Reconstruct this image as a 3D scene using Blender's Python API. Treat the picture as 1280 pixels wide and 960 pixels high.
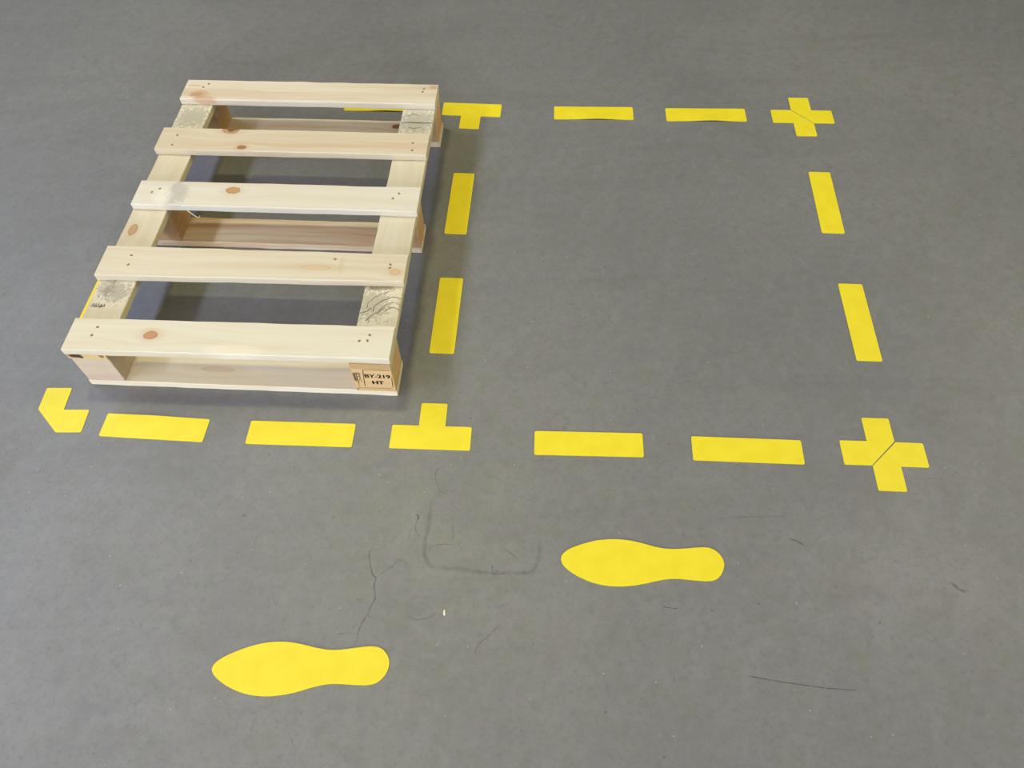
import bpy, bmesh, math, random
from mathutils import Vector, Matrix, noise

for o in list(bpy.data.objects):
    bpy.data.objects.remove(o, do_unlink=True)
scene = bpy.context.scene
COL = scene.collection

# ------------------------------------------------------------------ pallet frame (metres)
PAL_X, PAL_Y, PAL_R = -0.8260, 0.8563, math.radians(-4.606)
def pw(lx, ly):
    """pallet-local floor position -> world"""
    c, s = math.cos(PAL_R), math.sin(PAL_R)
    return (PAL_X + c*lx - s*ly, PAL_Y + s*lx + c*ly)

# ------------------------------------------------------------------ camera
cam_d = bpy.data.cameras.new('camera')
cam_d.sensor_width = 36.0
cam_d.lens = 959.05/1280*36.0
cam_d.clip_start = 0.05
cam = bpy.data.objects.new('camera', cam_d)
COL.objects.link(cam)
pitch, roll = 0.981838, -0.028533
fw = Vector((0, math.cos(pitch), -math.sin(pitch)))
up = Vector((0, math.sin(pitch), math.cos(pitch)))
rt = Vector((1, 0, 0))
r2 = rt*math.cos(roll) + up*math.sin(roll)
u2 = -rt*math.sin(roll) + up*math.cos(roll)
M = Matrix((r2, u2, -fw)).transposed().to_4x4()
M.translation = Vector((0, 0, 1.24086))
cam.matrix_world = M
scene.camera = cam

# ------------------------------------------------------------------ world, hall lamps and added fill lights
world = bpy.data.worlds.new('hall_ambient')
scene.world = world
world.use_nodes = True
bg = world.node_tree.nodes['Background']
bg.inputs[0].default_value = (1.0, 0.93, 0.80, 1)
bg.inputs[1].default_value = 0.01

def area(name, loc, target, sx, sy, power, color):
    d = bpy.data.lights.new(name, 'AREA')
    d.shape = 'RECTANGLE'; d.size = sx; d.size_y = sy
    d.energy = power; d.color = color
    o = bpy.data.objects.new(name, d)
    COL.objects.link(o)
    o.location = loc
    v = Vector(target) - Vector(loc)
    o.rotation_euler = v.to_track_quat('-Z', 'Y').to_euler()
    return o

# warm high-bay lamp almost overhead, a little behind the pallet
x, y = pw(-0.10, 1.25)
area('warm_high_bay_lamp', (x, y, 4.2), (x, y, 0), 0.55, 0.30, 57, (1.0, 0.95, 0.42))
# unseen fill lights, added to brighten the near floor and the far right
area('warm_fill_front', (-0.7, -1.0, 4.2), (-0.6, -0.6, 0), 0.8, 0.8, 40, (1.0, 0.76, 0.34))
area('neutral_fill_right', (3.3, 2.2, 4.2), (3.0, 2.1, 0), 0.8, 0.8, 42, (1.0, 0.92, 0.84))
# long cool strip light running along the left aisle
x, y = pw(-4.15, -1.0)
l = area('cool_strip_light', (x, y, 5.2), pw(0.3, 0.3) + (0,), 0.65, 11.0, 540, (0.70, 0.76, 1.0))
l.rotation_euler = (0, math.radians(-42), PAL_R)
# daylight through the big open hall door behind the photographer
area('daylight_hall_door', (-0.8, -6.0, 2.0), (-0.2, 1.0, 0.2), 6.0, 3.6, 600, (0.80, 0.88, 1.0))
# warm lit far side of the hall to the right
area('warm_lit_aisle', (8.0, 2.0, 2.6), (0, 1.2, 0), 6.0, 3.0, 245, (1.0, 0.94, 0.40))

scene.view_settings.view_transform = 'Standard'
scene.view_settings.look = 'None'
scene.view_settings.gamma = 1.0
scene.view_settings.use_curve_mapping = False
scene.view_settings.exposure = -0.05

# ------------------------------------------------------------------ helpers
def lin(r, g, b):
    def f(c):
        c /= 255.0
        return c/12.92 if c <= 0.04045 else ((c+0.055)/1.055)**2.4
    return (f(r), f(g), f(b), 1.0)

def obj(name, mesh, mat=None, parent=None):
    o = bpy.data.objects.new(name, mesh)
    COL.objects.link(o)
    if mat: mesh.materials.append(mat)
    if parent: o.parent = parent
    return o

def mesh_from(name, verts, faces, smooth=False):
    me = bpy.data.meshes.new(name)
    me.from_pydata(verts, [], faces)
    bm = bmesh.new(); bm.from_mesh(me)
    bmesh.ops.recalc_face_normals(bm, faces=bm.faces)
    bm.to_mesh(me); bm.free()
    me.update()
    if smooth:
        for p in me.polygons: p.use_smooth = True
    return me

class NT:
    def __init__(s, name):
        s.m = bpy.data.materials.new(name); s.m.use_nodes = True
        s.t = s.m.node_tree; s.b = s.t.nodes['Principled BSDF']
    def n(s, kind, **kw):
        nd = s.t.nodes.new(kind)
        for k, v in kw.items(): setattr(nd, k, v)
        return nd
    def l(s, a, b): s.t.links.new(a, b)
    def val(s, sock, v):
        if hasattr(v, 'is_output'): s.l(v, sock)
        else: sock.default_value = v
    def math(s, op, a, b=None, c=None):
        nd = s.n('ShaderNodeMath', operation=op)
        s.val(nd.inputs[0], a)
        if b is not None: s.val(nd.inputs[1], b)
        if c is not None: s.val(nd.inputs[2], c)
        return nd.outputs[0]
    def vmath(s, op, a, b):
        nd = s.n('ShaderNodeVectorMath', operation=op)
        s.val(nd.inputs[0], a); s.val(nd.inputs[1], b)
        return nd.outputs['Value'] if op in ('LENGTH', 'DISTANCE') else nd.outputs[0]
    def mix(s, fac, a, b, mode='MIX'):
        nd = s.n('ShaderNodeMix', data_type='RGBA', blend_type=mode)
        s.val(nd.inputs[0], fac); s.val(nd.inputs[6], a); s.val(nd.inputs[7], b)
        return nd.outputs[2]
    def noise(s, vec, scale, detail=3.0, rough=0.5, dist=0.0):
        nd = s.n('ShaderNodeTexNoise')
        s.l(vec, nd.inputs['Vector'])
        nd.inputs['Scale'].default_value = scale
        nd.inputs['Detail'].default_value = detail
        nd.inputs['Roughness'].default_value = rough
        nd.inputs['Distortion'].default_value = dist
        return nd.outputs['Fac']
    def ramp(s, fac, lo, hi, a=0.0, b=1.0):
        nd = s.n('ShaderNodeMapRange', interpolation_type='SMOOTHSTEP')
        s.val(nd.inputs[0], fac)
        nd.inputs[1].default_value = lo; nd.inputs[2].default_value = hi
        nd.inputs[3].default_value = a; nd.inputs[4].default_value = b
        return nd.outputs[0]
    def bump(s, h, strength, dist):
        nd = s.n('ShaderNodeBump')
        nd.inputs['Strength'].default_value = strength
        nd.inputs['Distance'].default_value = dist
        s.l(h, nd.inputs['Height']); s.l(nd.outputs[0], s.b.inputs['Normal'])

def flat(name, col, rough=0.6, spec=0.3):
    t = NT(name)
    t.b.inputs['Base Color'].default_value = col
    t.b.inputs['Roughness'].default_value = rough
    t.b.inputs['Specular IOR Level'].default_value = spec
    return t.m

def combine(t, x, y, z):
    nd = t.n('ShaderNodeCombineXYZ')
    t.val(nd.inputs[0], x); t.val(nd.inputs[1], y); t.val(nd.inputs[2], z)
    return nd.outputs[0]

def wood(name, light, dark, axis='x', seed=0.0, knots=(), stains=(), grain=0.5, saw=0.0):
    """pine; knots (u, v, ru, rv, rgb, strength) and stains (u, v, w, ru, rv, rw, rgb, strength, ragged)
    in metres from the part's centre"""
    light = (light[0]*0.82, light[1]*0.90, light[2]*1.10, 1)
    dark = (dark[0]*0.84, dark[1]*0.90, dark[2]*1.05, 1)
    t = NT(name)
    tc = t.n('ShaderNodeTexCoord').outputs['Object']
    sep = t.n('ShaderNodeSeparateXYZ'); t.l(tc, sep.inputs[0])
    X, Y, Z = sep.outputs
    U, V = (X, Y) if axis == 'x' else ((Y, X) if axis == 'y' else (Z, X))
    W = Y if axis == 'z' else Z
    # the grain lines bend round the knots
    bend = None
    for (ku, kv, ru, rv, col, st) in knots:
        du = t.math('SUBTRACT', U, ku); dv = t.math('SUBTRACT', V, kv)
        g = t.math('EXPONENT', t.math('MULTIPLY', t.math('ADD',
              t.math('POWER', t.math('DIVIDE', du, ru*3.2), 2.0),
              t.math('POWER', t.math('DIVIDE', dv, rv*2.6), 2.0)), -1.0))
        k = t.math('MULTIPLY', g, t.math('MULTIPLY', dv, -0.75))
        bend = k if bend is None else t.math('ADD', bend, k)
    Vb = V if bend is None else t.math('ADD', V, bend)
    wob = t.noise(combine(t, t.math('MULTIPLY_ADD', U, 3.0, seed), t.math('MULTIPLY', Vb, 8.0), W), 1.0, 2.0)
    Vw = t.math('MULTIPLY_ADD', wob, 0.05, Vb)
    vec = combine(t, t.math('MULTIPLY_ADD', U, 1.6, seed*3.1), t.math('MULTIPLY_ADD', Vw, 42.0, seed), t.math('MULTIPLY', W, 42.0))
    n1 = t.noise(vec, 1.0, 3.0, 0.55, 0.2)
    vec2 = combine(t, t.math('MULTIPLY_ADD', U, 5.0, seed), t.math('MULTIPLY_ADD', Vw, 260.0, seed), t.math('MULTIPLY', W, 260.0))
    n2 = t.noise(vec2, 1.0, 2.0, 0.6)
    n3 = t.noise(combine(t, t.math('MULTIPLY_ADD', U, 6.0, seed*1.7), t.math('MULTIPLY_ADD', V, 14.0, seed), t.math('MULTIPLY', W, 14.0)), 1.0, 3.0)
    f = t.ramp(n1, 0.36, 0.72)
    c = t.mix(t.math('MULTIPLY', f, grain), light, dark)
    c = t.mix(t.math('MULTIPLY', t.ramp(n2, 0.5, 0.8), 0.28*grain + 0.08), c, dark)
    c = t.mix(t.math('MULTIPLY', t.ramp(n3, 0.45, 0.75), 0.22), c, (light[0]*0.93, light[1]*0.88, light[2]*0.80, 1))
    if saw > 0:
        sn = t.noise(combine(t, t.math('MULTIPLY_ADD', U, 330.0, t.math('MULTIPLY', V, 60.0)), t.math('MULTIPLY', V, 6.0), W), 1.0, 1.0)
        c = t.mix(t.math('MULTIPLY', t.ramp(sn, 0.5, 0.7), saw), c, dark)
    for (ku, kv, ru, rv, col, st) in knots:
        du = t.math('DIVIDE', t.math('SUBTRACT', U, ku), ru)
        dv = t.math('DIVIDE', t.math('SUBTRACT', V, kv), rv)
        wv = t.math('MULTIPLY', t.math('SUBTRACT', t.noise(combine(t, t.math('MULTIPLY', U, 1.0), V, seed), 90.0, 2.0), 0.5), 0.5)
        d = t.math('ADD', t.math('SQRT', t.math('ADD', t.math('MULTIPLY', du, du), t.math('MULTIPLY', dv, dv))), wv)
        halo = t.math('MULTIPLY', t.ramp(d, 1.0, 2.4, 1.0, 0.0), 0.20*st)
        ring = t.math('MULTIPLY', t.math('MULTIPLY_ADD', t.math('SINE', t.math('MULTIPLY', d, 13.0)), 0.5, 0.5), t.ramp(d, 1.0, 3.0, 0.16, 0.0))
        core = t.math('MULTIPLY', t.ramp(d, 0.82, 1.08, 1.0, 0.0), st)
        rim = t.math('MULTIPLY', t.math('MULTIPLY', t.ramp(d, 0.72, 0.95), t.ramp(d, 0.98, 1.12, 1.0, 0.0)), 0.55*st)
        c = t.mix(halo, c, col)
        c = t.mix(ring, c, dark)
        c = t.mix(core, c, col)
        c = t.mix(rim, c, (col[0]*0.55, col[1]*0.5, col[2]*0.45, 1))
    for (su, sv, sw, ru, rv, rw, col, st, rag) in stains:
        du = t.math('DIVIDE', t.math('SUBTRACT', U, su), ru)
        dv = t.math('DIVIDE', t.math('SUBTRACT', V, sv), rv)
        dw = t.math('DIVIDE', t.math('SUBTRACT', W, sw), rw)
        r2_ = t.math('ADD', t.math('ADD', t.math('MULTIPLY', du, du), t.math('MULTIPLY', dv, dv)), t.math('MULTIPLY', dw, dw))
        nz = t.noise(combine(t, t.math('MULTIPLY', U, 1.0), V, t.math('ADD', W, seed)), 75.0 if rag < 1.5 else 130.0, 5.0, 0.68, 0.8)
        d = t.math('ADD', t.math('SQRT', r2_), t.math('MULTIPLY', t.math('SUBTRACT', nz, 0.5), rag))
        c = t.mix(t.math('MULTIPLY', t.ramp(d, 0.65, 1.15, 1.0, 0.0), st), c, col)
    t.l(c, t.b.inputs['Base Color'])
    t.b.inputs['Roughness'].default_value = 0.62
    t.b.inputs['Specular IOR Level'].default_value = 0.25
    t.bump(t.math('ADD', n2, n1), 0.25, 0.0006)
    return t.m

# ------------------------------------------------------------------ floor
def dim(r, g, b, k=0.78):
    c = lin(r, g, b)
    return (c[0]*k, c[1]*k, c[2]*k, 1.0)
def floor_mat():
    t = NT('worn_sealed_concrete')
    P = t.n('ShaderNodeTexCoord').outputs['Object']
    sep = t.n('ShaderNodeSeparateXYZ'); t.l(P, sep.inputs[0])
    big = t.noise(P, 1.7, 4.0, 0.55, 0.4)
    mid = t.noise(P, 9.0, 5.0, 0.6, 0.3)
    fine = t.noise(P, 130.0, 3.0, 0.6)
    micro = t.noise(P, 520.0, 2.0, 0.6)
    # long trowel and wheel streaks running across the hall
    st = t.noise(combine(t, t.math('MULTIPLY', sep.outputs[0], 0.9), t.math('MULTIPLY', sep.outputs[1], 9.0), 0.0), 1.6, 4.0, 0.6, 0.5)
    st2 = t.noise(combine(t, t.math('MULTIPLY_ADD', sep.outputs[1], 1.2, t.math('MULTIPLY', sep.outputs[0], 2.4)), t.math('MULTIPLY_ADD', sep.outputs[0], 16.0, t.math('MULTIPLY', sep.outputs[1], -8.0)), 3.0), 1.6, 3.0, 0.6)
    A = dim(127, 127, 127); B = dim(139, 138, 136)
    c = t.mix(t.ramp(big, 0.3, 0.7), A, B)
    c = t.mix(t.math('MULTIPLY', t.ramp(mid, 0.40, 0.72), 0.40), c, dim(123, 121, 118))
    c = t.mix(t.math('MULTIPLY', t.ramp(st, 0.48, 0.75), 0.42), c, dim(119, 118, 116))
    c = t.mix(t.math('MULTIPLY', t.ramp(st2, 0.5, 0.8), 0.28), c, dim(147, 147, 146))
    c = t.mix(t.math('MULTIPLY', t.ramp(fine, 0.50, 0.70), 0.45), c, dim(112, 111, 109))
    c = t.mix(t.math('MULTIPLY', t.ramp(micro, 0.52, 0.72), 0.34), c, dim(158, 158, 156))
    blot = t.noise(P, 48.0, 4.0, 0.65, 0.4)
    c = t.mix(t.math('MULTIPLY', t.ramp(blot, 0.50, 0.70), 0.32), c, dim(112, 112, 110))
    c = t.mix(t.math('MULTIPLY', t.ramp(blot, 0.50, 0.32), 0.22), c, dim(150, 149, 147))
    tint = t.noise(P, 22.0, 2.0, 0.6)
    c = t.mix(t.math('MULTIPLY', t.ramp(tint, 0.52, 0.72), 0.30), c, dim(126, 129, 112))
    c = t.mix(t.math('MULTIPLY', t.ramp(tint, 0.48, 0.30), 0.25), c, dim(130, 124, 132))
    # old oily smears
    oil = t.noise(P, 3.3, 5.0, 0.65, 1.2)
    c = t.mix(t.math('MULTIPLY', t.ramp(oil, 0.60, 0.78), 0.22), c, dim(112, 108, 92))
    # specks: light grit and dark pits
    for scale, lo, hi, col, off, amt in ((62.0, 0.035, 0.075, dim(196, 196, 190), 0.0, 0.75),
                                         (38.0, 0.04, 0.075, dim(82, 80, 76), 4.0, 0.7),
                                         (120.0, 0.06, 0.16, dim(90, 89, 86), 9.0, 0.5)):
        v = t.n('ShaderNodeTexVoronoi'); v.inputs['Scale'].default_value = scale
        q = t.vmath('ADD', P, (off, off*0.37, 0)); t.l(q, v.inputs['Vector'])
        cs = t.n('ShaderNodeSeparateColor'); t.l(v.outputs['Color'], cs.inputs[0])
        keep = t.ramp(cs.outputs[0], 0.80, 0.84)
        size = t.math('MULTIPLY_ADD', cs.outputs[1], -0.03, v.outputs['Distance'])
        m = t.math('MULTIPLY', t.math('MULTIPLY', t.ramp(size, lo*0.5, hi, 1.0, 0.0), keep), amt)
        c = t.mix(m, c, col)
    # hairline craze lines in patches
    v = t.n('ShaderNodeTexVoronoi', feature='DISTANCE_TO_EDGE'); v.inputs['Scale'].default_value = 14.0
    wv = t.n('ShaderNodeTexNoise'); wv.inputs['Scale'].default_value = 14.0; wv.inputs['Detail'].default_value = 4.0
    t.l(P, wv.inputs['Vector'])
    q = t.vmath('ADD', P, t.vmath('MULTIPLY', wv.outputs['Color'], (0.10, 0.10, 0.10)))
    t.l(q, v.inputs['Vector'])
    patch = t.ramp(t.noise(P, 2.6, 2.0), 0.54, 0.66)
    craze = t.math('MULTIPLY', t.math('MULTIPLY', t.ramp(v.outputs['Distance'], 0.004, 0.016, 1.0, 0.0), patch), 0.20)
    c = t.mix(craze, c, dim(95, 94, 90))
    t.l(c, t.b.inputs['Base Color'])
    r = t.math('MULTIPLY_ADD', mid, 0.22, 0.36)
    t.l(r, t.b.inputs['Roughness'])
    t.b.inputs['Specular IOR Level'].default_value = 0.45
    t.bump(t.math('ADD', fine, mid), 0.12, 0.0008)
    return t.m

me = mesh_from('floor', [(-6, -7, 0), (9, -7, 0), (9, 9, 0), (-6, 9, 0), (-6, -7, -0.15), (9, -7, -0.15), (9, 9, -0.15), (-6, 9, -0.15)],
               [(0, 1, 2, 3), (7, 6, 5, 4), (0, 4, 5, 1), (1, 5, 6, 2), (2, 6, 7, 3), (3, 7, 4, 0)])
floor = obj('floor', me, floor_mat())
floor['kind'] = 'structure'
floor['label'] = 'grey sealed concrete hall floor with fine cracks'

# ------------------------------------------------------------------ pallet
root = bpy.data.objects.new('wooden_pallet', None)
COL.objects.link(root)
root.location = (PAL_X, PAL_Y, 0)
root.rotation_euler = (0, 0, PAL_R)
root['label'] = 'small pale pine pallet with five deck boards standing inside the left taped bay'
root['category'] = 'pallet'

def plank(name, axis, a, b, zlo, zhi, mat, segs=36, seed=0, wob=0.0007, bow=0.0, notch=None, cham=0.0012):
    """a, b: (u, v0, v1) at both ends; u along the board, v across (metres, pallet frame).
    The mesh is centred on the part, with a real sawn, slightly wavy edge."""
    cu = (a[0]+b[0])/2; cv = (a[1]+a[2]+b[1]+b[2])/4; cz = (zlo+zhi)/2
    verts, faces = [], []
    for i in range(segs+1):
        s = i/segs
        u = a[0] + (b[0]-a[0])*s
        v0 = a[1] + (b[1]-a[1])*s; v1 = a[2] + (b[2]-a[2])*s
        v0 += wob*noise.noise((u*16.0, seed, 0)) * 1.6
        v1 += wob*noise.noise((u*16.0, seed, 7)) * 1.6
        if notch:
            d = (u-notch[0])/notch[1]
            if abs(d) < 1: v1 -= notch[2]*math.sqrt(1-d*d)
        dz = bow*math.sin(math.pi*s) + wob*0.5*noise.noise((u*9.0, seed, 3))
        c = cham*(1.0+0.6*noise.noise((u*23.0, seed, 5)))
        zl, zh = zlo + (dz if bow else 0.0), zhi + dz
        ring = [(v0+c, zl), (v1-c, zl), (v1, zl+c), (v1, zh-c), (v1-c, zh), (v0+c, zh), (v0, zh-c), (v0, zl+c)]
        for (v, z) in ring:
            p = (u-cu, v-cv, z-cz) if axis == 'x' else (v-cv, u-cu, z-cz)
            verts.append(p)
    for i in range(segs):
        for k in range(8):
            faces.append((i*8+k, i*8+(k+1) % 8, (i+1)*8+(k+1) % 8, (i+1)*8+k))
    faces.append(tuple(range(7, -1, -1)))
    faces.append(tuple(segs*8+k for k in range(8)))
    o = obj(name, mesh_from(name, verts, faces), mat, root)
    o.location = (cu, cv, cz) if axis == 'x' else (cv, cu, cz)
    return o

nail_mat = flat('rusty_nail_steel', lin(136, 106, 72), 0.5, 0.4)
def nail_mesh():
    verts, faces = [], []
    n = 10
    for (r, z) in ((0.0024, 0.0), (0.0024, 0.0006), (0.0015, 0.0010)):
        for k in range(n):
            verts.append((r*math.cos(2*math.pi*k/n)*1.25, r*math.sin(2*math.pi*k/n)*0.9, z))
    for j in range(2):
        for k in range(n):
            faces.append((j*n+k, j*n+(k+1) % n, (j+1)*n+(k+1) % n, (j+1)*n+k))
    faces.append(tuple(2*n+k for k in range(n)))
    me = mesh_from('nail', verts, faces)
    me.materials.append(nail_mat)
    return me
NAIL = nail_mesh()
def nails(part, pts, ztop):
    for i, (x, y) in enumerate(pts):
        o = bpy.data.objects.new('nail', NAIL)
        COL.objects.link(o)
        o.parent = part
        o.location = (x/1000 - part.location.x, y/1000 - part.location.y, ztop - part.location.z - 0.0001)
        o.rotation_euler = (0, 0, i*1.3)

CREAM = lin(232, 213, 178); HONEY = lin(206, 168, 118)
KNOT = lin(190, 140, 88); KNOTD = lin(150, 92, 52); GREY = lin(168, 160, 142); GREYD = lin(96, 86, 66)

Z0, Z1, Z2, Z3, Z4 = 0.0, 0.016, 0.088, 0.104, 0.120
# (xl, yl0, yl1, xr, yr0, yr1) of the five deck boards, front to back, mm
DECK = [
 (1, -3, 72, 607.5, 3, 77), (-3, 179, 258, 608.5, 187, 259), (3, 378, 451, 610, 379, 452),
 (-3, 553, 628, 608.5, 555, 628), (1, 732, 806.5, 608, 733, 808)]
def km(c, x, y, ru, rv, col, st):
    """knot given in pallet mm"""
    return ((x-c[0])/1000, (y-c[1])/1000, ru/1000, rv/1000, col, st)
def sm(c, x, y, z, ru, rv, rw, col, st, rag):
    return ((x-c[0])/1000, (y-c[1])/1000, (z-c[2])/1000, ru/1000, rv/1000, rw/1000, col, st, rag)
c1, c2, c3, c4, c5 = [((d[0]+d[3])/2, (d[1]+d[2]+d[4]+d[5])/4, 112) for d in DECK]
deck_mats = [
 wood('pine_deck_front', lin(236, 219, 180), lin(210, 172, 116), 'x', 1.3, [km(c1, 157, 37, 13, 9.5, lin(184, 132, 88), 0.88)],
      [sm(c1, 320, 10, 112, 60, 14, 30, lin(238, 226, 200), 0.4, 0.5)], 0.40),
 wood('pine_deck_second', lin(232, 212, 172), lin(206, 166, 112), 'x', 4.1, [km(c2, 589, 211, 11, 8, lin(204, 166, 110), 0.6), km(c2, 430, 216, 30, 6, lin(206, 170, 118), 0.35)],
      [sm(c2, 465, 240, 120, 4, 3, 6, KNOTD, 0.8, 0.4), sm(c2, 480, 225, 120, 6, 24, 6, lin(190, 165, 120), 0.3, 1.6)], 0.42),
 wood('pine_deck_middle', lin(236, 220, 186), lin(212, 180, 130), 'x', 7.7, [km(c3, 210, 427, 15, 10, lin(186, 138, 82), 0.88)],
      [sm(c3, 92, 414, 120, 26, 60, 14, lin(206, 200, 186), 0.7, 1.0), sm(c3, 92, 416, 120, 22, 36, 14, lin(150, 146, 136), 0.4, 3.2), sm(c3, 64, 404, 118, 22, 26, 16, lin(244, 236, 222), 0.35, 1.8)], 0.30),
 wood('pine_deck_fourth', lin(228, 206, 164), lin(202, 154, 100), 'x', 11.9, [km(c4, 193, 566, 10, 6.5, KNOTD, 0.85), km(c4, 154, 624, 19, 12, lin(176, 122, 72), 0.75)],
      [], 0.42),
 wood('pine_deck_rear', lin(236, 216, 178), lin(200, 152, 98), 'x', 15.2, [km(c5, 598, 797, 8, 6, lin(186, 140, 88), 0.5)],
      [sm(c5, 42, 752, 120, 26, 17, 20, lin(186, 140, 92), 0.42, 1.2), sm(c5, 38, 750, 120, 16, 10, 20, lin(170, 118, 70), 0.45, 1.2), sm(c5, 62, 735, 116, 30, 11, 14, lin(190, 132, 78), 0.5, 1.0),
       sm(c5, 22, 784, 120, 20, 3, 8, lin(198, 152, 96), 0.6, 0.7)], 0.50)]
NAILS = [[(51, 51), (47, 32), (564, 55), (547, 41), (562, 42)], [(54, 233), (56, 208), (577, 230), (577, 221)],
         [(51, 426), (37, 415), (566, 431), (555, 416)], [(36, 601), (34, 568), (574, 594), (576, 569)],
         [(45, 778), (55, 791), (576, 790), (574, 778)]]
deck = []
for i, d in enumerate(DECK):
    d_ = [v/1000 for v in d]
    o = plank('deck_board', 'x', (d_[0], d_[1], d_[2]), (d_[3], d_[4], d_[5]), Z3, Z4, deck_mats[i], 96 if i == 3 else 40, seed=i*3.7+1,
              wob=0.0011 if i == 4 else 0.0007, notch=(0.154, 0.0095, 0.010) if i == 3 else None)
    nails(o, NAILS[i], Z4)
    deck.append(o)

# stringer boards (run front to back under the deck)
cl = (37.5, 403, 96); cr_ = (569, 403, 96)
def ks(c, x, y, ru, rv, col, st): return ((y-c[1])/1000, (x-c[0])/1000, ru/1000, rv/1000, col, st)
def ss(c, x, y, z, ru, rv, rw, col, st, rag): return ((y-c[1])/1000, (x-c[0])/1000, (z-c[2])/1000, ru/1000, rv/1000, rw/1000, col, st, rag)
lm_ = wood('pine_stringer_grey_ends', lin(228, 208, 166), lin(200, 166, 112), 'y', 21.0,
   [ks(cl, 21, 319, 17, 8.5, lin(178, 138, 98), 0.8)],
   [ss(cl, 40, 152, 104, 40, 46, 6, lin(214, 206, 184), 0.75, 0.9), ss(cl, 46, 150, 104, 26, 32, 6, lin(140, 132, 116), 0.62, 3.4), ss(cl, 20, 160, 104, 26, 18, 6, lin(128, 122, 106), 0.5, 3.6),
    ss(cl, 40, 690, 104, 56, 64, 6, lin(216, 208, 186), 0.8, 0.6), ss(cl, 40, 690, 104, 44, 46, 6, lin(138, 132, 114), 0.5, 4.2),
    ss(cl, 37, 0, 96, 3, 90, 30, lin(214, 178, 122), 0.85, 0.2), ss(cl, 15, 0, 97, 6, 15, 7, lin(44, 40, 38), 0.95, 0.9), ss(cl, 25, 0, 93, 6, 5, 4, lin(52, 46, 40), 0.9, 0.9), ss(cl, 66, 0, 99, 5, 5, 6, lin(110, 78, 40), 0.8, 0.8)], 0.30)
rm_ = wood('pine_stringer_barky', lin(226, 208, 168), lin(202, 170, 116), 'y', 27.0,
   [ks(cr_, 585, 145, 26, 20, lin(190, 170, 128), 0.5)],
   [ss(cr_, 556, 146, 104, 60, 52, 6, lin(216, 208, 184), 0.85, 0.6), ss(cr_, 552, 140, 104, 44, 36, 6, lin(134, 126, 106), 0.5, 4.0),
    ss(cr_, 560, 184, 104, 8, 34, 6, lin(92, 80, 56), 0.6, 1.8),
    ss(cr_, 570, 692, 104, 62, 62, 6, lin(212, 206, 188), 0.85, 0.6), ss(cr_, 568, 690, 104, 46, 46, 6, lin(134, 128, 112), 0.5, 4.0),
    ss(cr_, 572, 685, 104, 2.2, 30, 6, lin(96, 84, 62), 0.7, 0.8), ss(cr_, 569, 0, 96, 3, 90, 30, lin(186, 150, 100), 0.9, 0.2)], 0.24)
sl = plank('stringer_board', 'y', (0.0, 0.000, 0.075), (0.806, 0.001, 0.0755), Z2, Z3, lm_, 40, seed=31)
sr = plank('stringer_board', 'y', (0.0, 0.531, 0.607), (0.806, 0.531, 0.607), Z2, Z3, rm_, 40, seed=37)

# bottom boards
bm_mats = [
 wood('pine_bottom_front', lin(252, 230, 186), lin(222, 176, 118), 'x', 33.0, [((248-304)/1000, (36-37.5)/1000, 0.032, 0.006, lin(214, 170, 116), 0.35)], [], 0.42),
 wood('pine_bottom_middle', lin(252, 226, 180), lin(210, 148, 88), 'x', 38.5, [], [], 0.75),
 wood('pine_bottom_rear', lin(248, 224, 178), lin(212, 160, 102), 'x', 44.5, [((497-305)/1000, (783-767)/1000, 0.011, 0.008, lin(128, 74, 38), 0.85)], [], 0.5)]
BOT = [(0.002, 0.0, 0.075, 0.607, 0.001, 0.076), (0.001, 0.374, 0.450, 0.608, 0.375, 0.450), (0.000, 0.728, 0.805, 0.610, 0.728, 0.805)]
for i, d in enumerate(BOT):
    plank('bottom_board', 'x', d[0:3], d[3:6], Z0, Z1, bm_mats[i], 40, seed=51+i*5, wob=0.0008)

# blocks
def block(x0, x1, y0, y1, mat, seed):
    me = bpy.data.meshes.new('block')
    bm = bmesh.new()
    bmesh.ops.create_cube(bm, size=1.0)
    bmesh.ops.scale(bm, vec=(x1-x0, y1-y0, Z2-Z1), verts=bm.verts)
    bmesh.ops.bevel(bm, geom=list(bm.edges), offset=0.0012, segments=1, affect='EDGES')
    bm.to_mesh(me); bm.free()
    o = obj('block', me, mat, root)
    o.location = ((x0+x1)/2, (y0+y1)/2, (Z1+Z2)/2)
    return o
block_l = wood('pine_block_pale', lin(220, 192, 154), lin(194, 152, 104), 'x', 61.0, [], [], 0.35, 0.12)
block_w = wood('pine_block_pine', lin(222, 176, 122), lin(186, 128, 76), 'y', 66.0, [], [], 0.55)
block_s = wood('pine_block_stamped', lin(232, 188, 126), lin(198, 142, 80), 'x', 71.0, [], [(-0.037, 0.0, -0.031, 0.004, 0.2, 0.004, lin(120, 80, 40), 0.8, 0.5)], 0.55)
block(0.003, 0.076, 0.000, 0.074, block_l, 1)
bs = block(0.531, 0.6065, 0.000, 0.075, block_s, 2)
block(0.001, 0.0745, 0.375, 0.449, block_w, 3)
block(0.532, 0.606, 0.376, 0.449, block_w, 4)
block(0.001, 0.075, 0.729, 0.804, block_w, 5)
block(0.533, 0.607, 0.729, 0.804, block_w, 6)
bs['label'] = 'front right block stamped BY-219 HT'

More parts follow.
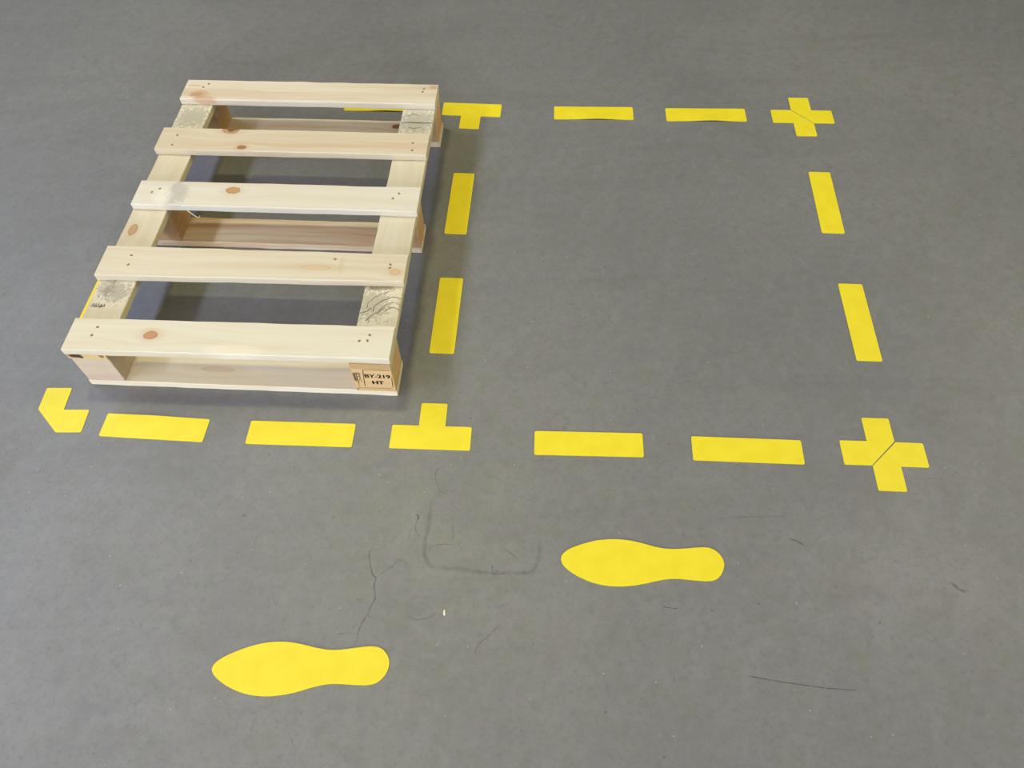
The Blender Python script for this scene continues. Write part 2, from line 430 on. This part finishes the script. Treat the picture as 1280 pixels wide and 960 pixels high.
# heat treatment stamp burnt into the front right block
ink = flat('black_stamp_ink', lin(34, 27, 22), 0.8, 0.1)
ink_soft = flat('worn_stamp_ink', lin(96, 66, 40), 0.8, 0.1)
def stamp_text(txt, x0, x1, z0, z1, rot=0.0, bold=0.012):
    """lettering filling the box x0..x1, z0..z1 (pallet mm) on the front face"""
    cu = bpy.data.curves.new('stamp_text', 'FONT')
    cu.body = txt; cu.size = 1.0; cu.extrude = 0.0; cu.offset = bold; cu.fill_mode = 'FRONT'
    tmp = bpy.data.objects.new('stamp_text', cu)
    COL.objects.link(tmp)
    bpy.context.view_layer.update()
    dg = bpy.context.evaluated_depsgraph_get()
    me = bpy.data.meshes.new_from_object(tmp.evaluated_get(dg))
    bpy.data.objects.remove(tmp, do_unlink=True)
    pts = [v.co.copy() for v in me.vertices]
    if rot:
        R = Matrix.Rotation(rot, 3, 'Z'); pts = [R @ p for p in pts]
    ax = min(p.x for p in pts); bx = max(p.x for p in pts)
    ay = min(p.y for p in pts); by = max(p.y for p in pts)
    for v, p in zip(me.vertices, pts):
        X = x0 + (p.x-ax)/(bx-ax)*(x1-x0); Z = z0 + (p.y-ay)/(by-ay)*(z1-z0)
        v.co = (X/1000 - bs.location.x, -0.00025 - bs.location.y, Z/1000 - bs.location.z)
    base = [v.co.copy() for v in me.vertices]
    polys = [tuple(p.vertices) for p in me.polygons]
    verts, faces = [], []
    for k, (dx, dz) in enumerate(((0, 0), (0.00045, 0), (-0.00045, 0), (0, 0.0003)) if bold else ((0, 0),)):
        o0 = len(verts)
        verts += [(v.x+dx, v.y-0.00002*k, v.z+dz) for v in base]
        faces += [tuple(i+o0 for i in f) for f in polys]
    me2 = bpy.data.meshes.new('stamp_lettering')
    me2.from_pydata(verts, [], faces)
    bpy.data.meshes.remove(me)
    return obj('stamp_lettering', me2, ink, bs)
stamp_text('BY-219', 554.5, 602, 61.5, 72.5, bold=0.012)
stamp_text('HT', 565.5, 587, 40.5, 51.5, bold=0.02)
stamp_text('IPPC', 541, 546, 47, 77, rot=-math.pi/2, bold=0.0)
def strokes(name, polys, mat, parent, plane='front', z=None):
    """thin flat ink strokes: list of (points mm, width mm)"""
    verts, faces = [], []
    for pts, w in polys:
        n = len(pts)
        base = len(verts)
        for i, p in enumerate(pts):
            a = Vector(pts[max(i-1, 0)]); b = Vector(pts[min(i+1, n-1)])
            d = (b-a).normalized(); nrm = Vector((-d.y, d.x))*(w/2)
            for sgn in (1, -1):
                q = Vector(p) + nrm*sgn
                if plane == 'front':
                    verts.append((q.x/1000-parent.location.x, -0.00025-parent.location.y, q.y/1000-parent.location.z))
                else:
                    verts.append((q.x/1000-parent.location.x, q.y/1000-parent.location.y, z-parent.location.z))
        for i in range(n-1):
            faces.append((base+2*i, base+2*i+1, base+2*i+3, base+2*i+2))
    return obj(name, mesh_from(name, verts, faces), mat, parent)
for st_ in ([(554.0, 87), (551.5, 60), (549.3, 33)], [(604.5, 64), (603.4, 48), (602.3, 32)], [(539.6, 78), (539.0, 60), (538.4, 42)]):
    strokes('stamp_frame_line', [(st_, 1.4)], ink, bs)
for st_ in ([(534, 27.5), (560, 27), (601, 28)], [(554, 86.5), (580, 86.8), (604, 86.5)], [(538.4, 42), (537.6, 28)]):
    strokes('stamp_frame_line', [(st_, 0.9)], ink_soft, bs)
# ear-of-wheat mark at the left of the stamp
wheat = [([(535.6, 48), (534.6, 62), (535.2, 76)], 1.3)]
for k in range(6):
    zz = 51 + k*4.3
    wheat.append(([(535.0, zz), (538.0, zz+2.6)], 1.6))
    wheat.append(([(535.0, zz), (532.2, zz+2.6)], 1.6))
strokes('stamp_mark', wheat, ink, bs)

# pencil scrawl on the left stringer
scr = []
random.seed(5)
px = 8.0
for k in range(5):
    scr.append(([(px, 110+random.uniform(-1, 2)), (px+2.5, 119+random.uniform(-2, 3)), (px+4, 112)], 1.1))
    if k % 2: scr.append(([(px+1, 111), (px+6, 112.5)], 1.0))
    px += 5.6
strokes('scrawl', scr, ink, sl, 'top', Z3+0.0006)

# bark ridges and cracks on the grey stringer ends
bark_ink = flat('dark_bark_line', lin(124, 112, 86), 0.9, 0.1)
arcs = []
for k, (r, a0, a1) in enumerate(((16, 30, 150), (26, 20, 175), (38, 70, 170), (52, 95, 165))):
    pts = []
    for i in range(15):
        a = math.radians(a0 + (a1-a0)*i/14)
        rr = r*(1+0.10*noise.noise((i*0.4, k, 0)))
        pts.append((min(max(594 + rr*1.05*math.cos(a), 532.5), 605.5), min(116 + rr*1.15*math.sin(a), 186)))
    arcs.append((pts, 0.7 if k % 2 else 1.1))
arcs.append(([(546, 100), (556, 114), (569, 124), (578, 136)], 1.1))
arcs.append(([(533, 118), (545, 124), (552, 132)], 1.6))
strokes('bark_line', arcs, bark_ink, sr, 'top', Z3+0.0006)
strokes('bark_line', [([(534, 683), (560, 686), (585, 684), (606, 686)], 1.6), ([(546, 706), (556, 716), (572, 712)], 1.0), ([(552, 668), (566, 664), (580, 670)], 1.0)],
        bark_ink, sr, 'top', Z3+0.0006)

# splinter peeling off the middle deck board
def tube(name, pts, r, mat, parent):
    verts, faces = [], []
    for i, p in enumerate(pts):
        p = Vector(p)
        a = Vector(pts[max(i-1, 0)]); b = Vector(pts[min(i+1, len(pts)-1)])
        d = (b-a).normalized(); s = d.cross(Vector((0, 0.3, 1))).normalized(); t_ = d.cross(s)
        rr = r*(1-0.5*i/(len(pts)-1))
        for k in range(5):
            an = 2*math.pi*k/5
            verts.append(tuple(p + s*rr*math.cos(an) + t_*rr*math.sin(an) - parent.location))
    for i in range(len(pts)-1):
        for k in range(5):
            faces.append((i*5+k, i*5+(k+1) % 5, (i+1)*5+(k+1) % 5, (i+1)*5+k))
    faces.append((4, 3, 2, 1, 0)); n = (len(pts)-1)*5
    faces.append((n, n+1, n+2, n+3, n+4))
    return obj(name, mesh_from(name, verts, faces), mat, parent)
tube('splinter', [(0.118, 0.379, 0.107), (0.124, 0.376, 0.103), (0.131, 0.374, 0.097), (0.138, 0.373, 0.092), (0.141, 0.373, 0.091), (0.145, 0.374, 0.096)], 0.0014,
     flat('torn_pine_fibre', lin(226, 206, 150), 0.8, 0.1), deck[2])

# ------------------------------------------------------------------ yellow floor markings
def tape_mat():
    t = NT('yellow_floor_marking_vinyl')
    P = t.n('ShaderNodeTexCoord').outputs['Object']
    n1 = t.noise(P, 30.0, 3.0, 0.5); n2 = t.noise(P, 400.0, 2.0, 0.5)
    c = t.mix(t.ramp(n1, 0.35, 0.7), lin(231, 212, 46), lin(227, 207, 40))
    t.l(c, t.b.inputs['Base Color'])
    t.b.inputs['Roughness'].default_value = 0.48
    t.b.inputs['Specular IOR Level'].default_value = 0.35
    t.bump(n2, 0.08, 0.0004)
    return t.m
YEL = tape_mat()
TH = 0.0011

def tag(o, label, cat, group=None):
    o['label'] = label; o['category'] = cat
    if group: o['group'] = group
    return o

def strip(name, loc, deg, along='x', lift=None, L=0.200, Wd=0.050, r=0.0035):
    """200 x 50 mm vinyl strip with rounded corners; lift(s, t) raises it off the floor, s,t in -1..1"""
    xs = []
    n = 28
    for i in range(6):
        a = math.pi/2*i/5
        xs.append((-L/2 + r - r*math.cos(a), Wd/2 - r + r*math.sin(a)))
    for i in range(1, n):
        xs.append((-L/2 + r + (L-2*r)*i/n, Wd/2))
    xs += [(-x_, h) for (x_, h) in reversed(xs[:6])]
    rows = 6
    verts, faces = [], []
    N = len(xs)
    for lay in (0, 1):
        for (x_, h) in xs:
            for j in range(rows+1):
                t_ = -1 + 2*j/rows
                z = (0.0001 if lay == 0 else TH)
                if lift: z += lift(x_/(L/2), t_)
                verts.append((x_, h*t_, z))
    R = rows+1
    def id_(l_, i, j): return l_*N*R + i*R + j
    for i in range(N-1):
        for j in range(rows):
            faces.append((id_(1, i, j), id_(1, i+1, j), id_(1, i+1, j+1), id_(1, i, j+1)))
            faces.append((id_(0, i, j), id_(0, i, j+1), id_(0, i+1, j+1), id_(0, i+1, j)))
        faces.append((id_(0, i, 0), id_(0, i+1, 0), id_(1, i+1, 0), id_(1, i, 0)))
        faces.append((id_(0, i, rows), id_(1, i, rows), id_(1, i+1, rows), id_(0, i+1, rows)))
    for j in range(rows):
        faces.append((id_(0, 0, j), id_(1, 0, j), id_(1, 0, j+1), id_(0, 0, j+1)))
        faces.append((id_(0, N-1, j), id_(0, N-1, j+1), id_(1, N-1, j+1), id_(1, N-1, j)))
    o = obj(name, mesh_from(name, verts, faces), YEL)
    o.location = (loc[0], loc[1], 0)
    o.rotation_euler = (0, 0, math.radians(deg + (90 if along == 'y' else 0)))
    return o

def rounded(pts, radii, n=5):
    out = []
    m = len(pts)
    for i in range(m):
        p = Vector(pts[i]); a = Vector(pts[i-1]); b = Vector(pts[(i+1) % m])
        r = radii[i]
        if r <= 0: out.append(tuple(p)); continue
        da = (a-p).normalized(); db = (b-p).normalized()
        ang = math.acos(max(-1, min(1, da.dot(db))))
        d = r/math.tan(ang/2)
        p0 = p + da*d; p1 = p + db*d
        for k in range(n+1):
            s = k/n
            out.append(tuple(p0*(1-s)**2 + p*2*s*(1-s) + p1*s*s))
    return out

def sheet(name, pts, loc=(0, 0), deg=0.0, th=TH):
    n = len(pts)
    verts = [(x_, y_, 0.0001) for x_, y_ in pts] + [(x_, y_, th) for x_, y_ in pts]
    faces = [tuple(range(n-1, -1, -1)), tuple(range(n, 2*n))] + [(i, (i+1) % n, n+(i+1) % n, n+i) for i in range(n)]
    o = obj(name, mesh_from(name, verts, faces), YEL)
    o.location = (loc[0], loc[1], 0)
    o.rotation_euler = (0, 0, math.radians(deg))
    return o

G_STRIP = 'yellow strips of the taped floor bays'
hump = lambda s, t_: 0.0030*math.exp(-((s-0.12)/0.42)**2)*(0.5-0.5*t_)      # front edge bulges off the floor
bow_a = lambda s, t_: 0.0020*math.exp(-((s+0.1)/0.5)**2)*(0.5+0.5*t_)
STRIPS = [
 ((-0.6771, 0.7526), -5.64, 'x', bow_a, 'yellow floor strip in front of the pallet, next to the chevron corner piece'),
 ((-0.3978, 0.7299), -3.97, 'x', None, 'yellow floor strip in front of the pallet, just left of the near T piece'),
 ((0.1382, 0.6907), -3.34, 'x', None, 'yellow floor strip just right of the near T piece, above the right footprint'),
 ((0.4265, 0.6682), -4.35, 'x', None, 'yellow floor strip just left of the near cross'),
 ((0.2264, 1.6474), -3.31, 'x', hump, 'bulging yellow floor strip just right of the far T piece'),
 ((0.5079, 1.6280), -3.12, 'x', hump, 'bulging yellow floor strip just left of the far cross'),
 ((-0.3099, 1.7038), -4.28, 'x', hump, 'yellow floor strip mostly hidden behind the rear deck board of the pallet'),
 ((0.7114, 0.9581), -4.23, 'y', None, 'slanting yellow floor strip at far right, nearer to the near cross'),
 ((0.7305, 1.3053), -4.97, 'y', None, 'slanting yellow floor strip at far right, nearer to the far cross'),
 ((-0.1085, 1.3365), -5.10, 'y', None, 'yellow floor strip beside the pallet, below the far T piece'),
 ((-0.1309, 1.0067), -4.68, 'y', None, 'yellow floor strip beside the pallet, above the near T piece'),
 ((-0.8691, 1.0666), -5.07, 'y', None, 'yellow floor strip showing as a thin sliver along the pallet left side'),
]
for loc, deg, al, lf, lab in STRIPS:
    tag(strip('yellow_tape_strip', loc, deg, al, lf), lab, 'floor tape', G_STRIP)

w, a, r = 0.05, 0.05, 0.0035
TEE = rounded([(-w/2, w/2+a), (-w/2, w/2), (-w/2-a, w/2), (-w/2-a, -w/2), (w/2+a, -w/2), (w/2+a, w/2), (w/2, w/2), (w/2, w/2+a)],
              [r, 0, r, r, r, r, 0, r])
for loc, deg, lab in (((-0.1540, 0.7138), -3.89, 'yellow T-shaped floor marker near the stamped pallet corner'),
                      ((-0.0825, 1.6749), 174.37, 'yellow upside-down T-shaped floor marker beside the pallet rear corner')):
    tag(sheet('yellow_tape_tee', TEE, loc, deg), lab, 'floor tape', 'yellow T pieces')
ELL = rounded([(-w, a), (-w, 0.0010), (0.0010, -w), (a, -w), (a, 0), (0, 0), (0, a)], [r, 0.0008, 0.0008, r, r, 0, r])
for loc, deg, lab in (((-0.8626, 0.7986), -1.98, 'yellow corner floor marker with cut-off corner at the pallet front left'),
                      ((0.7751, 1.6335), -4.07, 'upper right half of the far yellow cross'),
                      ((0.7201, 1.5870), 176.03, 'lower left half of the far yellow cross'),
                      ((0.6483, 0.6800), 86.22, 'upper left half of the near yellow cross'),
                      ((0.6948, 0.6261), -94.51, 'lower right half of the near yellow cross')):
    tag(sheet('yellow_tape_corner', ELL, loc, deg), lab, 'floor tape', 'yellow corner pieces')

FOOT1 = [(-0.4842, 0.3056), (-0.4815, 0.3154), (-0.4715, 0.3238), (-0.4526, 0.3328), (-0.4306, 0.3403), (-0.4083, 0.346), (-0.3826, 0.3476), (-0.3589, 0.3451), (-0.3375, 0.3397), (-0.3188, 0.3346), (-0.3003, 0.3313), (-0.2823, 0.3313), (-0.2619, 0.3335), (-0.244, 0.3356), (-0.2285, 0.3356), (-0.2166, 0.3318), (-0.2069, 0.3202), (-0.2036, 0.309), (-0.2065, 0.2956), (-0.2146, 0.2849), (-0.2242, 0.2784), (-0.2366, 0.2764), (-0.2543, 0.2773), (-0.2746, 0.2795), (-0.2923, 0.2805), (-0.3073, 0.2792), (-0.3244, 0.2754), (-0.3438, 0.2697), (-0.3681, 0.2652), (-0.393, 0.2642), (-0.4159, 0.2669), (-0.437, 0.273), (-0.4561, 0.2818), (-0.4749, 0.2944)]
FOOT2 = [(0.0726, 0.4715), (0.0777, 0.4814), (0.091, 0.4901), (0.1132, 0.4969), (0.1367, 0.503), (0.1651, 0.5043), (0.1904, 0.5014), (0.2128, 0.4953), (0.2348, 0.4874), (0.2496, 0.484), (0.2672, 0.4824), (0.2876, 0.4831), (0.3082, 0.4846), (0.3234, 0.4844), (0.333, 0.4809), (0.3438, 0.47), (0.348, 0.4554), (0.3425, 0.4413), (0.3331, 0.43), (0.3236, 0.4257), (0.3088, 0.4256), (0.2868, 0.4283), (0.2674, 0.4314), (0.2501, 0.4316), (0.2323, 0.4291), (0.2119, 0.4246), (0.1892, 0.4215), (0.1668, 0.4204), (0.1448, 0.4228), (0.1254, 0.4279), (0.1062, 0.4366), (0.0894, 0.4474), (0.0764, 0.4595)]
def catmull(pts, k=4, closed=True):
    n = len(pts); out = []
    for i in range(n if closed else n-1):
        if closed: p = [Vector(pts[(i+j-1) % n]) for j in range(4)]
        else: p = [Vector(pts[min(max(i+j-1, 0), n-1)]) for j in range(4)]
        for s in range(k):
            t_ = s/k
            q = 0.5*((2*p[1]) + (p[2]-p[0])*t_ + (2*p[0]-5*p[1]+4*p[2]-p[3])*t_*t_ + (3*p[1]-p[0]-3*p[2]+p[3])*t_**3)
            out.append(tuple(q))
    if not closed: out.append(tuple(pts[-1]))
    return out
def smooth_ring(pts):
    n = len(pts)
    return [tuple((Vector(pts[i-1]) + 4*Vector(pts[i]) + Vector(pts[(i+1) % n]))/6) for i in range(n)]
for F_, lab in ((FOOT1, 'yellow shoe sole sticker in the lower left foreground'),
                (FOOT2, 'yellow shoe sole sticker below the right taped bay')):
    cx = sum(p[0] for p in F_)/len(F_); cy = sum(p[1] for p in F_)/len(F_)
    pts = [(p[0]-cx, p[1]-cy) for p in F_]
    area_ = sum(pts[i-1][0]*pts[i][1]-pts[i][0]*pts[i-1][1] for i in range(len(pts)))
    if area_ < 0: pts.reverse()
    tag(sheet('footprint_sticker', catmull(smooth_ring(pts)), (cx, cy), 0.0, 0.0014), lab, 'floor sticker', 'yellow footprints')

# ------------------------------------------------------------------ marks worn into the floor
CRACKS = [[(-0.2406, 0.5076), (-0.2504, 0.4935), (-0.2484, 0.4757), (-0.2427, 0.4546), (-0.2361, 0.4475), (-0.2384, 0.434), (-0.2349, 0.4137), (-0.2408, 0.4006), (-0.2458, 0.386), (-0.2537, 0.3717), (-0.2581, 0.3558), (-0.2593, 0.3401)], [(-0.2361, 0.4475), (-0.2234, 0.4575), (-0.209, 0.4675), (-0.2012, 0.4778), (-0.1891, 0.474), (-0.1836, 0.465)], [(-0.2458, 0.386), (-0.2359, 0.3802)], [(-0.2581, 0.3558), (-0.2743, 0.3579), (-0.2934, 0.3562)], [(-0.1278, 0.6531), (-0.142, 0.6422), (-0.1422, 0.6262), (-0.1376, 0.6141), (-0.1344, 0.6041), (-0.1193, 0.5978)], [(-0.1642, 0.5664), (-0.1707, 0.5534), (-0.174, 0.5349), (-0.1694, 0.5237), (-0.1656, 0.5155)], [(-0.174, 0.5349), (-0.1835, 0.5296), (-0.1845, 0.5168)], [(-0.1794, 0.3841), (-0.166, 0.3756), (-0.1467, 0.3789), (-0.1308, 0.3876)], [(-0.1482, 0.4905), (-0.1477, 0.4976), (-0.1377, 0.5027), (-0.1172, 0.5039), (-0.1034, 0.4999)], [(-0.1093, 0.5403), (-0.1094, 0.5109)], [(-0.0688, 0.3163), (-0.0673, 0.3317), (-0.053, 0.3438), (-0.0401, 0.3544), (-0.0303, 0.3685)], [(-0.0216, 0.492), (-0.0082, 0.4827), (0.0, 0.4736)], [(-0.0423, 0.4661), (-0.0391, 0.4486), (-0.019, 0.4498)]]
UMARK = [(-0.1478, 0.5987), (-0.1497, 0.5717), (-0.151, 0.5416), (-0.1553, 0.5159), (-0.1572, 0.4943), (-0.1537, 0.4764), (-0.1432, 0.4649), (-0.1229, 0.4608), (-0.096, 0.459), (-0.0759, 0.4549), (-0.0424, 0.4505), (-0.009, 0.4495), (0.0177, 0.4487), (0.0297, 0.457), (0.0372, 0.4743), (0.0393, 0.4992), (0.0398, 0.5357)]
def fade_mat(name, col, alpha, scale):
    t = NT(name)
    P = t.n('ShaderNodeTexCoord').outputs['Object']
    t.b.inputs['Base Color'].default_value = col
    t.b.inputs['Roughness'].default_value = 0.8
    t.b.inputs['Specular IOR Level'].default_value = 0.1
    uv = t.n('ShaderNodeTexCoord').outputs['UV']
    sep = t.n('ShaderNodeSeparateXYZ'); t.l(uv, sep.inputs[0])
    edge = t.math('ABSOLUTE', t.math('MULTIPLY_ADD', sep.outputs[1], 2.0, -1.0))
    ends = t.math('MULTIPLY', t.ramp(sep.outputs[0], 0.0, 0.12), t.ramp(sep.outputs[0], 0.85, 1.0, 1.0, 0.0))
    al = t.math('MULTIPLY', t.math('MULTIPLY', t.ramp(edge, 0.35, 1.0, 1.0, 0.0), ends), t.ramp(t.noise(P, scale, 3.0), 0.3, 0.6, alpha*0.45, alpha))
    t.l(al, t.b.inputs['Alpha'])
    return t.m
def floor_line(name, pts, width, mat, jag=0.0, seed=0, z=0.00012, k=5):
    c = catmull(pts, k, False) if len(pts) > 2 else [tuple(Vector(pts[0]).lerp(Vector(pts[1]), i/8)) for i in range(9)]
    n = len(c); verts, faces, uvs = [], [], []
    for i, p in enumerate(c):
        a_ = Vector(c[max(i-1, 0)]); b_ = Vector(c[min(i+1, n-1)])
        d = (b_-a_).normalized(); nr = Vector((-d.y, d.x))
        q = Vector(p) + nr*jag*noise.noise((i*0.9, seed, 0))
        ww = width*(0.75+0.5*noise.noise((i*0.6, seed, 4)))*0.5
        for sgn in (1, -1):
            v = q + nr*ww*sgn
            verts.append((v.x, v.y, z)); uvs.append((i/(n-1), 0 if sgn < 0 else 1))
    for i in range(n-1): faces.append((2*i, 2*i+1, 2*i+3, 2*i+2))
    me = bpy.data.meshes.new(name); me.from_pydata(verts, [], faces)
    uvl = me.uv_layers.new(name='UVMap')
    for lp in me.loops: uvl.data[lp.index].uv = uvs[lp.vertex_index]
    return obj(name, me, mat, floor)
crack_m = fade_mat('crack_in_concrete', lin(72, 70, 66), 0.42, 60.0)
scuff_m = fade_mat('old_tape_residue', lin(88, 87, 84), 0.15, 40.0)
brown_m = fade_mat('brown_oil_smear', lin(104, 92, 64), 0.34, 60.0)
for i, c_ in enumerate(CRACKS):
    floor_line('crack', c_, 0.0026 if i == 0 else 0.0015, crack_m, 0.0016, i*3.1)
floor_line('tape_residue', UMARK, 0.0130, scuff_m, 0.0010, 50)
floor_line('oil_smear', [(0.4627, 0.4965), (0.4776, 0.4903), (0.4868, 0.4828)], 0.0055, brown_m, 0.0004, 60)
floor_line('oil_smear', [(0.7121, 0.4123), (0.7202, 0.4013), (0.73, 0.3957)], 0.0080, brown_m, 0.0004, 61)
floor_line('scratch', [(0.3454, 0.276), (0.3939, 0.2658), (0.4671, 0.2538), (0.5172, 0.249)], 0.0026, crack_m, 0.0004, 62)
floor_line('scratch', [(0.3468, 0.5368), (0.4095, 0.5378), (0.4717, 0.5367)], 0.0040, scuff_m, 0.0004, 63)
floor_line('scratch', [(0.2339, 0.3863), (0.2465, 0.3833), (0.2592, 0.3816)], 0.0022, crack_m, 0.0004, 64)
floor_line('dark_pit', [(-0.1746, 0.5618), (-0.1701, 0.5557), (-0.1712, 0.5497)], 0.0045, crack_m, 0.0006, 65)

# a torn chip of pale wood lying on the bare floor
CHIP = [(-0.1205, 0.3922), (-0.1227, 0.3873), (-0.1215, 0.3808), (-0.1186, 0.3823), (-0.1185, 0.3889)]
cx = sum(p[0] for p in CHIP)/5; cy = sum(p[1] for p in CHIP)/5
vs = [(p[0]-cx, p[1]-cy, 0.0002) for p in CHIP] + [((p[0]-cx)*0.7, (p[1]-cy)*0.85, 0.0012+0.0006*(i % 2)) for i, p in enumerate(CHIP)]
fs = [(4, 3, 2, 1, 0), (5, 6, 7, 8, 9)] + [(i, (i+1) % 5, 5+(i+1) % 5, 5+i) for i in range(5)]
chip = obj('wood_chip', mesh_from('wood_chip', vs, fs), flat('torn_pine_chip', lin(228, 220, 196), 0.8, 0.1))
chip.location = (cx, cy, 0)
tag(chip, 'tiny pale wood chip lying on the bare floor between the two shoe soles', 'wood chip')
